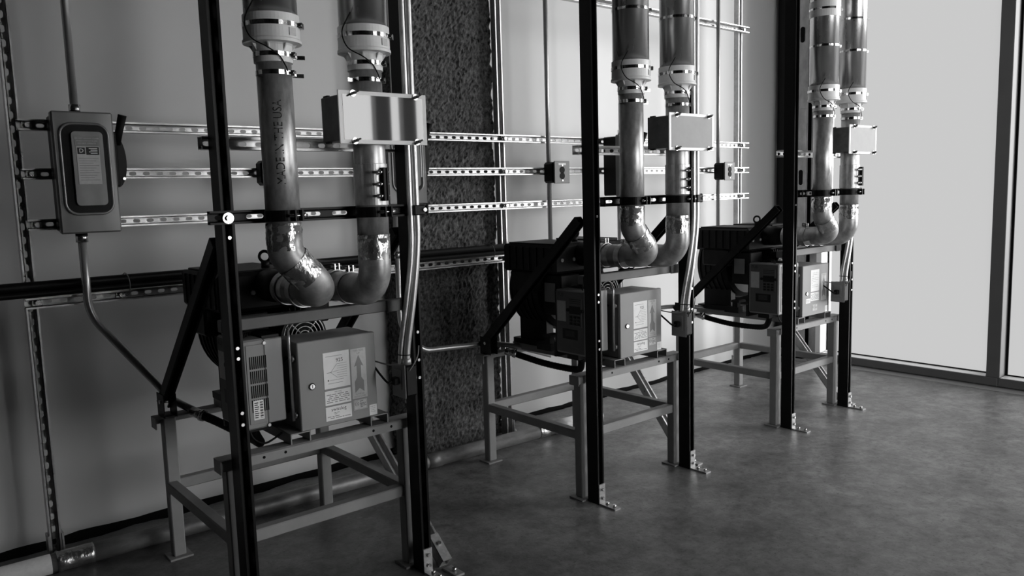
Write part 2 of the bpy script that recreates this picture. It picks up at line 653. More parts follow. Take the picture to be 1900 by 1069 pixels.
prof = []
for i in range(12):
    prof.append((CX0, WY - .002 - (WY - CYF - .002) * i / 12, (-1, 0)))
for i in range(nx + 1):
    prof.append((CX0 + (CX1 - CX0) * i / nx, CYF, (0, -1)))
for i in range(1, 8):
    prof.append((CX1, CYF + (WY - CYF - .002) * i / 7, (1, 0)))
H = 3.4
for k in range(nz + 1):
    z = H * k / nz
    for (x, y, n) in prof:
        d = rough(Vector((x, y, z)))
        rag = .014 * noise.noise(Vector((0 if n[0] < 1 else 9, z * 7, 2))) + .010 * noise.noise(Vector((5, z * 30, 2)))
        jx = noise.noise(Vector((x * 40, z * 40, 9))) * .004
        xx, yy = x + n[0] * (d + rag) + jx, y + n[1] * d
        if n == (0, -1) and (x == CX0 or x == CX1):
            xx += rag * (-1 if x == CX0 else 1)
        vs.append((xx, min(yy, WY - .002), z))
np_ = len(prof)
for k in range(nz):
    for i in range(np_ - 1):
        a = k * np_ + i
        fs.append((a, a + 1, a + np_ + 1, a + np_))
mb.add(vs, fs)
tag(mb.build('fireproofed_column', 'foam'), 'wide column coated in dark rough sprayed fireproofing against the back wall', 'column')

# ================================================================== WALL SERVICES
RY = 3.66           # open face of the horizontal rails
for X, lab in ((.538, 'slotted galvanised upright strut at the far left, beside the large disconnect switch'),
               (3.04, 'slotted galvanised upright strut just right of the rough fireproofed column'),
               (5.49, 'slotted galvanised upright strut at the right end of the wall rails')):
    t = thing('upright_strut', lab, 'strut', (X, 3.73, 0), 'upright struts carrying the wall rails')
    MB().channel((X, 3.707, .0), (X, 3.707, 3.3), (0, -1, 0)).build('channel', 'galv', t)
    d = MB().box(X - .03, X - .0225, 3.70, 3.757, 0.004, .13).box(X + .0225, X + .03, 3.70, 3.757, .004, .13).box(X - .06, X + .06, 3.69, 3.80, 0, .006).build('floor_bracket', 'brk', t)
    MB().cyl((X + .045, 3.715, .006), (X + .045, 3.715, .03), .008, 8).build('bolt', 'bolt', d)


def rail(label, x0, x1, z, studs):
    t = thing('wall_rail', label, 'rail', (x0, RY, z), 'slotted rails across the uprights')
    MB().channel((x0, RY, z), (x1, RY, z), (0, -1, 0)).build('channel', 'galv', t)
    for x in studs:
        d = MB().box(x - .018, x + .018, RY + .030, RY + .0405, z - .017, z + .017).build('washer', 'bolt', t)
        MB().cyl((x, RY + .008, z), (x, RY + .03, z), .011, 6).build('bolt_head', 'bolt', d)


st = (.58, 3.04, 5.49)
rail('topmost of the three long rails, running behind the top of the disconnect switch', .545, 5.545, 1.83, st)
rail('middle of the three long slotted rails, carrying the two small outlet boxes', .545, 5.545, 1.636, st)
rail('lowest of the three long slotted rails, at the bottom of the disconnect switch', .545, 5.545, 1.433, st)
rail('short slotted rail under the black pipes at the left', .51, 3.13, 1.118, (.555, .87, 3.04))
rail('high slotted rail near the top of the picture, behind the middle rack', 2.7, 5.54, 2.72, (3.04, 5.49))

for z, r, lab in ((1.190, .019, 'upper of the two long black pipes running along the wall'),
                  (1.158, .0135, 'lower thin black pipe lying on the short wall rail')):
    tag(MB().tube([(-2.2, 3.635, z), (3.30, 3.635, z)], r, 16).build('black_pipe', 'black'), lab, 'pipe')
for x, side in ((.88, 'left of the nearest rack'), (2.86, 'in front of the rough column')):
    t = MB().ring((x, 3.635, 1.166), (1, 0.1, 0), .048, .0022, 20, 6).build('cable_tie', 'wire')
    tag(t, 'thin pale cable tie around the black pipes ' + side, 'cable tie')

# long pipe lying on the floor along the wall
t = thing('floor_pipe', 'fat dusty pipe lying on the floor along the back wall', 'pipe', (1.5, 3.62, 0))
a, b = Vector((-1.2, 3.675, .042)), Vector((3.62, 3.525, .042))
MB().cyl(a, b, .04, 24).build('tube', 'fpipe', t)
dv = (b - a).normalized()
for s0, s1, m in ((1.72, 1.86, 'tape'), (4.32, 4.40, 'tape')):
    MB().tube([a + dv * (s0 + (s1 - s0) * i / 10) for i in range(11)], .0425, 24, jitter=.003).build('tape_wrap', m, t)
for s0 in (2.42, 3.52):
    MB().cyl(a + dv * s0, a + dv * (s0 + .09), .0430, 24).build('coupling', 'fpipe', t)
MB().cyl(a + dv * 4.45, a + dv * 4.62, .0420, 24).build('bare_sleeve', 'plastic', t)
MB().cyl(a + dv * .02, a + dv * 1.70, .0410, 24).build('pale_sleeve', 'labeld', t)
MB().cyl(b, b + dv * .012, .062, 20).cyl(b + dv * .012, b + dv * .03, .042, 20).build('end_flange', 'brk', t)
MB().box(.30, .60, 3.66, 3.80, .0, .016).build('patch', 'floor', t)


def switch(name_label, x0, x1, z0, z1, group, detailed):
    yb, yf = RY - .002, 3.51
    t = thing('disconnect_switch', name_label, 'switch', ((x0 + x1) / 2, yb, z0), group)
    MB().box(x0 + .012, x1 - .012, yf, yb, z0 + .008, z1 - .008, .006).build('case', 'black', t)
    W, Hh = x1 - x0, z1 - z0
    dd = MB().box(x0, x1, yf - .008, yf + .03, z0, z1, .006)
    door = dd.build('door', 'switch', t)
    # sunken black moulding and raised inner plate, rounded
    def rr(x0, x1, z0, z1, r, y):
        pts = []
        for cx, cz, a0 in ((x1 - r, z1 - r, 0), (x0 + r, z1 - r, 90), (x0 + r, z0 + r, 180), (x1 - r, z0 + r, 270)):
            for k in range(7):
                a = math.radians(a0 + 15 * k)
                pts.append((cx + r * math.cos(a), y, cz + r * math.sin(a)))
        return pts
    gx0, gx1, gz0, gz1 = x0 + W * .11, x1 - W * .11, z0 + Hh * .16, z1 - Hh * .10
    MB().prism(rr(gx0, gx1, gz0, gz1, W * .2, yf - .012), (0, .0035, 0)).build('moulding', 'black', door)
    rim = rr(gx0, gx1, gz0, gz1, W * .2, yf - .010)
    MB().tube(rim + rim[:1], .006, 8, False).build('moulding_rim', 'switch', door)
    px0, px1, pz0, pz1 = gx0 + W * .17, gx1 - W * .10, gz0 + Hh * .07, gz1 - Hh * .065
    MB().prism(rr(px0, px1, pz0, pz1, W * .07, yf - .024), (0, .012, 0)).build('raised_plate', 'switch', door)
    if detailed:
        y = yf - .0245
        w = px1 - px0
        lx0, lx1 = px0 + w * .09, px0 + w * .86
        q = (pz1 - pz0) / .40
        MB().box(lx0, lx1, y - .001, y, pz1 - q * .075, pz1 - q * .025).build('warning_label', 'inkm', t)
        mb = MB()
        for r_, tx in enumerate(('DO NOT REMOVE COVER', 'WHEN SWITCH IS ON', 'DO NOT OPERATE')):
            put_text(mb, tx, .0075, ((lx0 + lx1) / 2, y - .0013, pz1 - q * .037 - q * .0135 * r_), (1, 0, 0), (0, 0, 1))
        mb.build('warning_lettering', 'labeld', t)
        MB().box(lx0 + .004, lx1, y - .001, y, pz1 - q * .285, pz1 - q * .080).build('rating_label', 'labeld', t)
        MB().box(lx0 + .038, lx1 - .002, y - .0016, y - .001, pz1 - q * .125, pz1 - q * .083).box(lx0 + .007, lx0 + .034, y - .0016, y - .001, pz1 - q * .122, pz1 - q * .086).build('rating_print', 'ink', t)
        mb = MB()
        put_text(mb, 'D', .022, (lx0 + .021, y - .0019, pz1 - q * .104), (1, 0, 0), (0, 0, 1))
        for r_ in range(4):
            mb.box(lx0 + .048 + .006 * (r_ % 2), lx1 - .008, y - .0019, y - .0016, pz1 - q * .093 - q * .009 * r_, pz1 - q * .0895 - q * .009 * r_)
        mb.build('rating_symbol', 'label', t)
        mb = MB()
        for r_ in range(10):
            mb.box(lx0 + .01, lx1 - .006 - .01 * (r_ % 3), y - .0014, y - .001, pz1 - q * .146 - q * .013 * r_, pz1 - q * .1435 - q * .013 * r_)
        mb.build('rating_lines', 'inkm', t)
    else:
        mb = MB()
        mb.box(px1 + .012, px1 + .026, yf - .0125, yf - .012, z0 + Hh * .35, z0 + Hh * .85)
        mb.build('rating_label', 'label', t)
    # throw handle on the right flank
    hx = x1 + .012
    zc = z0 + Hh * .64
    mb = MB()
    pts = [(hx + .018, 3.56, zc + .19 * s_ * .62) for s_ in (-1, -.6, -.1, .4)]
    poly = []
    for k in range(15):
        a = math.radians(-90 + 180 * k / 14)
        poly.append((hx + .0 + .038 * math.cos(a), 3.545, zc - .02 + .105 * math.sin(a)))
    mb.prism(poly, (0, .03, 0))
    mb.box(x1 - .004, hx + .004, 3.53, 3.60, zc - .12, zc + .10, .004)
    h = mb.build('handle_base', 'black', t)
    mb = MB()
    mb.tube([(hx + .006, 3.55, zc + .05), (hx + .016, 3.535, zc + .10), (hx + .03, 3.52, zc + .165)], .016, 10, rad=[.016, .015, .017])
    mb.build('lever', 'rubber', h)
    MB().cyl((hx + .022, 3.545, zc - .09), (hx + .022, 3.535, zc - .09), .006, 8).build('lock_pin', 'bolt', h)
    return t


switch('large grey disconnect switch with black moulding and rating label, mounted at the far left', .632, .852, 1.395, 1.872, 'disconnect switches on the rails', True)
switch('disconnect switch on the rough column, half hidden behind the nearest rack right pipe', 2.12, 2.355, 1.463, 1.862, 'disconnect switches on the rails', False)
switch('disconnect switch behind the left pipe of the middle rack, seen from its black flank', 3.85, 4.085, 1.463, 1.862, 'disconnect switches on the rails', False)


def conduit(label, pts, r, rads=.08, fittings=(), group='steel conduits on the back wall', m='conduit'):
    t = thing('conduit', label, 'conduit', pts[0], group)
    MB().tube(fillet(pts, rads), r, 14).build('tube', m, t)
    for p, ax in fittings:
        p, ax = Vector(p), Vector(ax)
        MB().cyl(p - ax * .018, p + ax * .018, r * 1.45, 10).build('fitting', 'bolt', t)
    return t


conduit('straight conduit rising from the top of the large disconnect switch', [(.742, 3.62, 3.2), (.742, 3.62, 1.876)], .0155, fittings=[((.742, 3.62, 1.892), (0, 0, 1))])
conduit('dark conduit dropping from the large disconnect switch and slanting to the nearest stand',
        [(.717, 3.58, 1.39), (.717, 3.58, 1.06), (.985, 3.478, .668), (1.06, 3.33, .617)], .016, [.22, .05], [((.717, 3.58, 1.375), (0, 0, 1))])
conduit('conduit rising behind the nearest rack right pipe to the ceiling', [(2.225, 3.58, 3.2), (2.225, 3.58, 1.866)], .016)
conduit('conduit running from the column switch down and along to the middle stand',
        [(2.20, 3.58, 1.46), (2.20, 3.58, .82), (2.31, 3.535, .675), (2.60, 3.49, .668), (2.74, 3.475, .66), (2.84, 3.40, .64), (3.0, 3.27, .58)], .015, [.12, .08, .08, .06, .1], [((2.20, 3.58, 1.445), (0, 0, 1)), ((2.20, 3.58, 1.20), (0, 0, 1))])
conduit('conduit rising behind the left pipe of the middle rack', [(3.955, 3.58, 3.2), (3.955, 3.58, 1.866)], .016, fittings=[((3.955, 3.58, 1.88), (0, 0, 1))])
conduit('conduit dropping behind the middle rack and along to the farthest stand',
        [(3.93, 3.58, 1.46), (3.93, 3.58, .80), (4.05, 3.53, .69), (4.30, 3.49, .69), (4.45, 3.475, .68), (4.57, 3.38, .665), (4.72, 3.27, .63)], .015, [.12, .08, .08, .06, .1], [((3.93, 3.58, 1.445), (0, 0, 1))])
for X, zb_, lab in ((3.352, 1.24, 'left of the middle rack'), (5.098, 1.24, 'right of the middle rack')):
    conduit('thin vertical conduit with an outlet box, ' + lab, [(X, 3.635, 3.2), (X, 3.635, zb_ - .1)], .0145)
    t = thing('outlet_box', 'small grey square outlet box on the middle rail, ' + lab, 'outlet', (X + .02, RY, 1.56), 'outlet boxes on the middle rail')
    x0 = X - .03
    MB().box(x0, x0 + .125, 3.565, RY - .002, 1.562, 1.688, .012).build('box', 'black', t)
    pl = MB().box(x0 + .004, x0 + .132, 3.555, 3.5655, 1.557, 1.693, .003).build('cover_plate', 'box', t)
    cx, cz = x0 + .067, 1.622
    MB().cyl((cx, 3.5549, cz + .017), (cx, 3.552, cz + .017), .020, 20).cyl((cx, 3.5549, cz - .019), (cx, 3.552, cz - .019), .020, 20).build('socket', 'rubber', pl)
    MB().cyl((cx, 3.5548, cz + .045), (cx, 3.551, cz + .045), .005, 8).cyl((cx, 3.5548, cz - .047), (cx, 3.551, cz - .047), .005, 8).build('screw', 'bolt', pl)
    MB().box(cx - .030, cx + .032, 3.5542, 3.5549, 1.668, 1.681).build('name_tag', 'label', pl)
t = thing('outlet_box', 'black outlet box on the middle rail peeking from behind the lettered pipe', 'outlet', (1.55, RY, 1.56), 'outlet boxes on the middle rail')
MB().box(1.49, 1.60, 3.58, RY - .002, 1.575, 1.69, .014).build('box', 'black', t)
MB().box(1.495, 1.605, 3.57, 3.5795, 1.57, 1.695, .003).build('cover_plate', 'black', t)

# ================================================================== THE THREE PUMP RACKS (built once, then copied along the wall)
X0, PER = .921, 1.713
UNIT = []        # (thing, [label near, middle, far], shift of the far one)
U = lambda u: X0 + u


def reg(t, labels, dx3=0.):
    UNIT.append((t['o'], labels, dx3))
    return t


SUF = ('the nearest rack', 'the middle rack', 'the farthest rack')


def labs(fmt):
    return [fmt.format(s) for s in SUF]


def uthing(name, fmt, cat, loc, group, dx3=0.):
    L = labs(fmt) if isinstance(fmt, str) else fmt
    t = thing(name, L[0], cat, (U(loc[0]), loc[1], loc[2]), group)
    return reg(t, L, dx3)


# ---- stand
t = uthing('equipment_stand', ['grey welded steel stand with four legs, nearest of the three', 'grey welded steel stand with four legs, middle of the three', 'grey welded steel stand with four legs, farthest of the three'],
           'stand', (.37, 3.05, 0), 'grey equipment stands')
for u0, y0 in ((-.012, 2.655), (.695, 2.655), (0, 3.40), (.695, 3.40)):
    d = MB().box(U(u0), U(u0 + .05), y0, y0 + .05, .008, .616, .004).build('leg', 'stand', t)
    MB().box(U(u0 - .022), U(u0 + .072), y0 - .02, y0 + .07, 0, .008).build('foot_plate', 'stand', d)
for y, s_ in ((2.645, 1), (3.452, -1)):
    ya, yb_ = sorted((y, y + s_ * .006))
    yc, yd = sorted((y, y + s_ * .065))
    d = MB().box(U(-.03), U(.758), ya, yb_, .584, .622).box(U(-.03), U(.758), yc, yd, .6165, .6225).build('top_rail', 'stand', t)
    MB().box(U(-.034), U(-.030), yc, yd, .575, .6225).build('end_plate', 'stand', d)
    MB().box(U(.758), U(.762), yc, yd, .575, .6225).build('end_plate', 'stand', d)
    if s_ > 0:
        for u_ in (.12, .20, .56, .64):
            MB().cyl((U(u_), y - .0006, .603), (U(u_), y + .002, .603), .0055, 10).build('hole', 'void', d)
for y0 in (2.662, 3.407):
    MB().box(U(.04), U(.697), y0, y0 + .045, .295, .340, .004).build('lower_rail', 'stand', t)
for u0 in (-.006, .699):
    MB().box(U(u0), U(u0 + .044), 2.704, 3.402, .296, .339, .004).build('lower_rail', 'stand', t)
for u0 in (.225, .553):
    MB().channel((U(u0 + .039), 2.65, .6225), (U(u0 + .039), 3.44, .6225), (0, 0, -1), w=.078, d=.038, slots=False, lip=0, t=.004).build('cross_channel', 'stand', t)

# ---- posts
for u0, side in ((0., 'left'), (.705, 'right')):
    t = uthing('strut_post', side + ' black floor-to-ceiling strut post of {}', 'post', (u0 + .021, 2.595, 0), 'black strut posts')
    MB().channel((U(u0 + .021), 2.56, 0), (U(u0 + .021), 2.56, 3.3), (0, -1, 0), w=.042, d=.07, pitch=.10, sl=.05, sw=.014).build('channel', 'strut', t)
    b = MB().box(U(u0 + .001), U(u0 + .041), 2.553, 2.5595, .0, .10).box(U(u0 + .001), U(u0 + .041), 2.452, 2.5595, 0, .0075).build('floor_bracket', 'brk', t)
    for z in (.032, .075):
        MB().cyl((U(u0 + .021), 2.553, z), (U(u0 + .021), 2.543, z), .0085, 6).build('bolt', 'bolt', b)
    for y in (2.475, 2.52):
        MB().cyl((U(u0 + .021), y, .0075), (U(u0 + .021), y, .020), .0085, 6).build('bolt', 'bolt', b)
    for z in ((1.386, 1.02, .985, .80, .76) if u0 == 0 else (.80, .87, .98)):
        MB().cyl((U(u0 + .021), 2.561, z), (U(u0 + .021), 2.556, z), .006, 8).build('nut', 'bolt', t)

# ---- struts between the posts
for k in range(3):
    u0 = -.045 if k == 0 else .043
    t = thing('cross_strut', 'short black strut clamping both pipes between the posts of ' + SUF[k], 'strut', (U(u0) + PER * k, 2.55, 1.45), 'black pipe-carrying struts')
    xo = PER * k
    MB().channel((U(u0) + xo, 2.535, 1.452), (U(.782) + xo, 2.535, 1.452), (0, -1, 0), w=.044, d=.025, pitch=.10, sl=.06, sw=.015).build('channel', 'strut', t)
    MB().box(U(.778) + xo, U(.784) + xo, 2.533, 2.56, 1.429, 1.475).build('end_cap', 'rubber', t)
    if k == 0:
        d = MB().cyl((U(.012), 2.5349, 1.45), (U(.012), 2.531, 1.45), .018, 18).build('washer', 'bolt', t)
        MB().cyl((U(.012), 2.531, 1.45), (U(.012), 2.521, 1.45), .010, 6).build('bolt_head', 'bolt', d)
    else:
        MB().box(U(.043) + xo, U(.05) + xo, 2.528, 2.5349, 1.43, 1.474).build('end_cap', 'rubber', t)
t = uthing('tie_strut', 'slotted galvanised strut behind the posts, high on {}', 'strut', (.36, 2.65, 1.695), 'slotted tie struts behind the posts')
MB().channel((U(-.02), 2.6305, 1.695), (U(.745), 2.6305, 1.695), (0, -1, 0), w=.042, d=.04).build('channel', 'galv', t)
t = uthing('support_bar', 'dull steel bar under the elbows, between the posts of {}', 'bar', (.37, 2.655, 1.085), 'bars under the pipe elbows')
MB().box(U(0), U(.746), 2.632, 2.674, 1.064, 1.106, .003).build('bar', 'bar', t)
MB().box(U(.64), U(.703), 2.622, 2.6318, 1.062, 1.108, .002).build('end_clip', 'box', t)
for u0, side in ((.021, 'left'), (.726, 'right')):
    t = uthing('diagonal_brace', side + ' black diagonal brace from post to rear leg on {}', 'brace', (u0, 3.05, 1.0), 'black diagonal braces')
    p, q = Vector((U(u0), 2.655, 1.352)), Vector((U(u0), 3.442, .645))
    MB().channel(p, q, (0, -.67, -.74), w=.044, d=.044, slots=False).build('channel', 'strut', t)
    mb = MB()
    mb.box(U(u0 - .021), U(u0 + .021), 3.395, 3.455, .6226, .6285).box(U(u0 - .026), U(u0 - .0225), 3.36, 3.45, .6226, .72).box(U(u0 + .0225), U(u0 + .026), 3.36, 3.45, .6226, .72)
    d = mb.build('hinge_bracket', 'strut', t)
    MB().cyl((U(u0 - .030), 3.405, .685), (U(u0 + .030), 3.405, .685), .009, 6).build('bolt', 'bolt', d)
# sway braces to the floor (set a little differently on each rack)
for k, (fy, ty, ux, tz) in enumerate(((2.50, 3.36, .80, .70), (2.62, 3.24, .80, .76), (2.62, 3.20, .80, .70))):
    xo = PER * k
    t = thing('sway_brace', 'slanting galvanised sway brace bolted to the floor right of ' + SUF[k], 'brace', (U(ux) + xo, fy, 0), 'sway braces to the floor')
    p, q = Vector((U(ux) + xo, fy + .03, .035)), Vector((U(ux) + xo, ty, tz))
    a = (q - p).normalized()
    o = Vector((0, -a.z, a.y))
    MB().channel(p, q, o, slots=False).build('channel', 'galv', t)
    c = p + a * .06 + o * .004
    d = MB().obox(c, (1, 0, 0), a, o, .021, .062, .0035).box(U(ux) + xo - .021, U(ux) + xo + .021, fy - .06, fy + .03, 0, .008).build('floor_bracket', 'brk', t)
    MB().cyl(p + a * .075 + o * .007, p + a * .075 + o * .016, .009, 6).build('bolt', 'bolt', d)
    MB().cyl((U(ux) + xo, fy - .02, .008), (U(ux) + xo, fy - .02, .022), .009, 6).build('bolt', 'bolt', d)
    MB().obox(q + Vector((0, 0, -.01)), (1, 0, 0), a, o, .024, .04, .006).build('end_plate', 'brk', t)

# ---- pipes
PY = 2.475
RA, RB = .172, .505


def hose_band(par, u, z, r, h=.014, tail=None, name='hose_clamp'):
    d = MB().lathe((U(u), PY, z - h / 2), (0, 0, 1), [(r - .001, 0), (r + .002, 0), (r + .002, h), (r - .001, h)], 40, False).build(name, 'band', par)
    a = math.radians(-38)
    c = Vector((U(u) + (r + .006) * math.cos(a), PY + (r + .006) * math.sin(a), z))
    tn = Vector((-math.sin(a), math.cos(a), 0))
    MB().obox(c, tn, (math.cos(a), math.sin(a), 0), (0, 0, 1), .013, .006, h * .62).cyl(c - tn * .022, c - tn * .012, .005, 8).build('clamp_screw', 'bolt', d)
    if tail:
        v = Vector((math.cos(tail), math.sin(tail), 0))
        p = Vector((U(u), PY, z)) + v * r
        MB().obox(p + v * .018 + Vector((0, 0, -.004)), v, (0, 0, 1), v.cross(Vector((0, 0, 1))), .02, h * .45, .0012).build('band_tail', 'band', d)
    return d


def riser(t, u, letter):
    # fat upper tube, plastic reducer, clamps
    MB().cyl((U(u), PY, 2.072), (U(u), PY, 3.3), .083, 48).build('upper_tube', 'tube', t)
    rd = MB().lathe((U(u), PY, 0), (0, 0, 1), [(.0835, 2.084), (.0880, 2.084), (.0885, 2.01), (.0915, 2.006), (.0915, 1.997), (.064, 1.9965), (.0615, 1.990), (.0605, 1.938), (.0555, 1.938)], 48, False).build('reducer', 'plastic', t)
    for k in range(8):
        mb = MB()
        a = 2 * math.pi * k / 8 + .2
        e, n_ = Vector((math.cos(a), math.sin(a), 0)), Vector((-math.sin(a), math.cos(a), 0))
        b0 = Vector((U(u), PY, 0))
        poly = [b0 + e * .060 + Vector((0, 0, 1.994)), b0 + e * .075 + Vector((0, 0, 1.994)), b0 + e * .0625 + Vector((0, 0, 1.976)), b0 + e * .060 + Vector((0, 0, 1.966))]
        mb.prism([p - n_ * .002 for p in poly], n_ * .004)
        mb.build('rib', 'plastic', rd)
    hose_band(t, u, 2.052, .0885)
    hose_band(t, u, 1.962, .0612, tail=-.35 if letter == 'A' else None)
    hose_band(t, u, 1.906, .0558, tail=-.25 if letter == 'A' else 3.5)
    hose_band(t, u, 2.31, .083, .012)
    if letter == 'A':
        MB().lathe((U(u), PY, 2.475), (0, 0, 1), [(.0835, 0), (.087, 0), (.087, .09), (.0835, .09)], 40, False).build('upper_sleeve', 'plastic', t)
    hose_band(t, u, 2.50 if letter == 'B' else 2.52, .083 if letter == 'B' else .0872, .012)
    # little cast date patch on the reducer
    a0 = math.radians(-68)
    c = Vector((U(u) + .0886 * math.cos(a0), PY + .0886 * math.sin(a0), 2.028))
    nrm = Vector((math.cos(a0), math.sin(a0), 0))
    tn = Vector((-math.sin(a0), math.cos(a0), 0))
    MB().obox(c, tn, nrm, (0, 0, 1), .014, .0012, .012).build('cast_patch', 'labeld', rd)
    # earth wire
    a = [(-.075, -.05, 2.12), (-.098, -.03, 2.06), (-.092, -.05, 2.005), (-.05, -.075, 1.975), (-.01, -.066, 1.955), (.012, -.062, 1.925), (.02, -.0595, 1.908)]
    MB().tube(smooth_path([(U(u) + x, PY + y, z) for x, y, z in a]), .0022, 6).build('earth_wire', 'rubber', t)
    # pipe clamp on the cross strut
    b = MB().lathe((U(u), PY, 1.434), (0, 0, 1), [(.0555, 0), (.0585, 0), (.0585, .036), (.0555, .036)], 40, False).build('pipe_clamp', 'strut', t)
    c = Vector((U(u) + .02, PY - .068, 1.452))
    MB().obox(c + Vector((-.012, 0, 0)), (1, 0, 0), (0, 1, 0), (0, 0, 1), .0025, .014, .018).obox(c + Vector((.012, 0, 0)), (1, 0, 0), (0, 1, 0), (0, 0, 1), .0025, .014, .018).build('clamp_ear', 'strut', b)
    MB().cyl(c + Vector((-.03, -.002, 0)), c + Vector((.032, -.002, 0)), .005, 8).cyl(c + Vector((.014, -.002, 0)), c + Vector((.024, -.002, 0)), .0105, 6).build('clamp_bolt', 'bolt', b)


def band_y(par, u, y, r, zc, name='hose_clamp', ear=True):
    d = MB().lathe((U(u), y - .016, zc), (0, 1, 0), [(r - .001, 0), (r + .0025, 0), (r + .0025, .032), (r - .001, .032)], 32, False).build(name, 'pipe', par)
    if ear:
        MB().obox((U(u) + .012, y, zc + r + .012), (1, 0, 0), (0, 1, 0), (0, 0, 1), .002, .012, .013).obox((U(u) - .006, y, zc + r + .012), (1, 0, 0), (0, 1, 0), (0, 0, 1), .002, .012, .013).cyl((U(u) - .02, y, zc + r + .014), (U(u) + .026, y, zc + r + .014), .004, 8).build('clamp_bolt', 'bolt', d)


# left riser: straight, taped 45 degree offset, short elbow back to the blower
ta = uthing('riser_pipe', ['galvanised left pipe lettered along its length, with a taped offset elbow, on the nearest rack', 'left galvanised pipe with foil-taped offset elbow on the middle rack', 'left galvanised pipe with foil-taped offset elbow on the farthest rack'],
            'pipe', (RA, PY, 1.18), 'riser pipes of the pump racks')
riser(ta, RA, 'A')
MB().cyl((U(RA), PY, 1.37), (U(RA), PY, 1.94), .0555, 48).build('lower_tube', 'pipe', ta)
UE = .300
pa = fillet([(U(RA), PY, 1.42), (U(RA), PY, 1.325), (U(UE + .006), PY, 1.188), (U(UE + .006), 2.72, 1.178)], [.05, .085], 10)
MB().tube(pa, .0575, 32).build('elbow', 'elbow', ta)
MB().tube([(U(RA), PY, 1.338 + .006 * i) for i in range(16)], .0568, 44, jitter=.0045, caps=False).build('tape_wrap', 'tape', ta)
d0 = (Vector((U(UE + .006), PY, 1.188)) - Vector((U(RA), PY, 1.325))).normalized()
c0 = Vector((U(RA), PY, 1.325)) + d0 * .030
MB().tube([c0 + d0 * (.007 * i) for i in range(13)], .0585, 44, jitter=.004, caps=False).build('tape_wrap', 'tape', ta)
MB().cyl((U(UE + .006), 2.60, 1.178), (U(UE + .006), 2.93, 1.178), .0555, 40).build('inlet_tube', 'pipe', ta)
band_y(ta, UE + .006, 2.655, .059, 1.178)
band_y(ta, UE + .006, 2.78, .0605, 1.178)
MB().tube([(U(UE + .006), 2.80, 1.178), (U(UE + .006), 2.87, 1.178), (U(UE + .006), 2.94, 1.178)], .06, 32, rad=[.056, .062, .064]).build('flex_sleeve', 'blower', ta)

tb = uthing('riser_pipe', ['right galvanised pipe with a bolted coupling and round elbow on the nearest rack', 'right galvanised pipe with a bolted coupling and round elbow on the middle rack', 'right galvanised pipe with a bolted coupling and round elbow on the farthest rack'],
            'pipe', (RB, PY, 1.17), 'riser pipes of the pump racks')
riser(tb, RB, 'B')
MB().cyl((U(RB), PY, 1.33), (U(RB), PY, 1.94), .0555, 48).build('lower_tube', 'pipe', tb)
pb = fillet([(U(RB), PY, 1.36), (U(RB), PY, 1.168), (U(RB), 2.75, 1.168)], .125, 14)
MB().tube(pb, .0575, 32).build('elbow', 'elbow', tb)
MB().tube([(U(RB), PY, 1.285 + .0125 * i) for i in range(8)], .0575, 40, jitter=.0025, caps=False).build('tape_wrap', 'tape', tb)
MB().cyl((U(RB), 2.60, 1.168), (U(RB), 2.93, 1.168), .0555, 40).build('inlet_tube', 'pipe', tb)
band_y(tb, RB, 2.67, .059, 1.168)
band_y(tb, RB, 2.78, .0605, 1.168)
MB().tube([(U(RB), 2.80, 1.168), (U(RB), 2.87, 1.168), (U(RB), 2.94, 1.168)], .06, 32, rad=[.056, .062, .064]).build('flex_sleeve', 'blower', tb)
cp = MB().lathe((U(RB), PY, 1.475), (0, 0, 1), [(.0555, 0), (.0595, .001), (.0595, .144), (.0555, .145)], 40, False).build('coupling', 'pipe', tb)
MB().box(U(RB) + .004, U(RB) + .016, PY - .080, PY - .055, 1.49, 1.605, .002).build('coupling_lug', 'black', cp)
MB().box(U(RB) + .019, U(RB) + .027, PY - .078, PY - .050, 1.49, 1.605, .002).build('coupling_lug', 'black', cp)
for z in (1.507, 1.548, 1.589):
    MB().cyl((U(RB) - .036, PY - .070, z), (U(RB) + .032, PY - .070, z), .0045, 8).cyl((U(RB) - .006, PY - .070, z), (U(RB) + .003, PY - .070, z), .009, 6).build('bolt', 'bolt', cp)

# ---- blower
t = uthing('blower', ['black cast side-channel blower on the nearest stand', 'black cast side-channel blower on the middle stand', 'black cast side-channel blower with ribbed flank on the farthest stand'], 'blower', (.39, 3.15, .66), 'black blowers on the stands')
BC = (.394, .975)
MB().lathe((U(BC[0]), 3.13, BC[1]), (0, 1, 0), [(.12, 0), (.20, .004), (.226, .02), (.232, .05), (.232, .22), (.224, .26), (.19, .285), (.05, .292)], 56).build('impeller_housing', 'blower', t)
mb = MB().lathe((U(BC[0]), 2.90, BC[1]), (0, 1, 0), [(.088, 0), (.092, .01), (.092, .235)], 40)
mb.build('motor', 'blower', t)
for k in range(28):
    a = 2 * math.pi * k / 28
    e = Vector((math.cos(a), 0, math.sin(a)))
    MB().obox(Vector((U(BC[0]), 3.02, BC[1])) + e * .098, (0, 1, 0), e, e.cross(Vector((0, 1, 0))), .10, .010, .0018).build('cooling_fin', 'blower', t)
fg = MB().ring((U(BC[0]), 2.852, BC[1]), (0, 1, 0), .084, .003, 40, 8).build('fan_guard', 'brk', t)
for R in (.022, .038, .054, .070):
    MB().ring((U(BC[0]), 2.850, BC[1]), (0, 1, 0), R, .0024, 36, 6).build('guard_ring', 'brk', fg)
for k in range(4):
    a = math.radians(45 + 90 * k)
    MB().cyl((U(BC[0]) + .02 * math.cos(a), 2.853, BC[1] + .02 * math.sin(a)), (U(BC[0]) + .092 * math.cos(a), 2.853, BC[1] + .092 * math.sin(a)), .003, 6).build('guard_spoke', 'brk', fg)
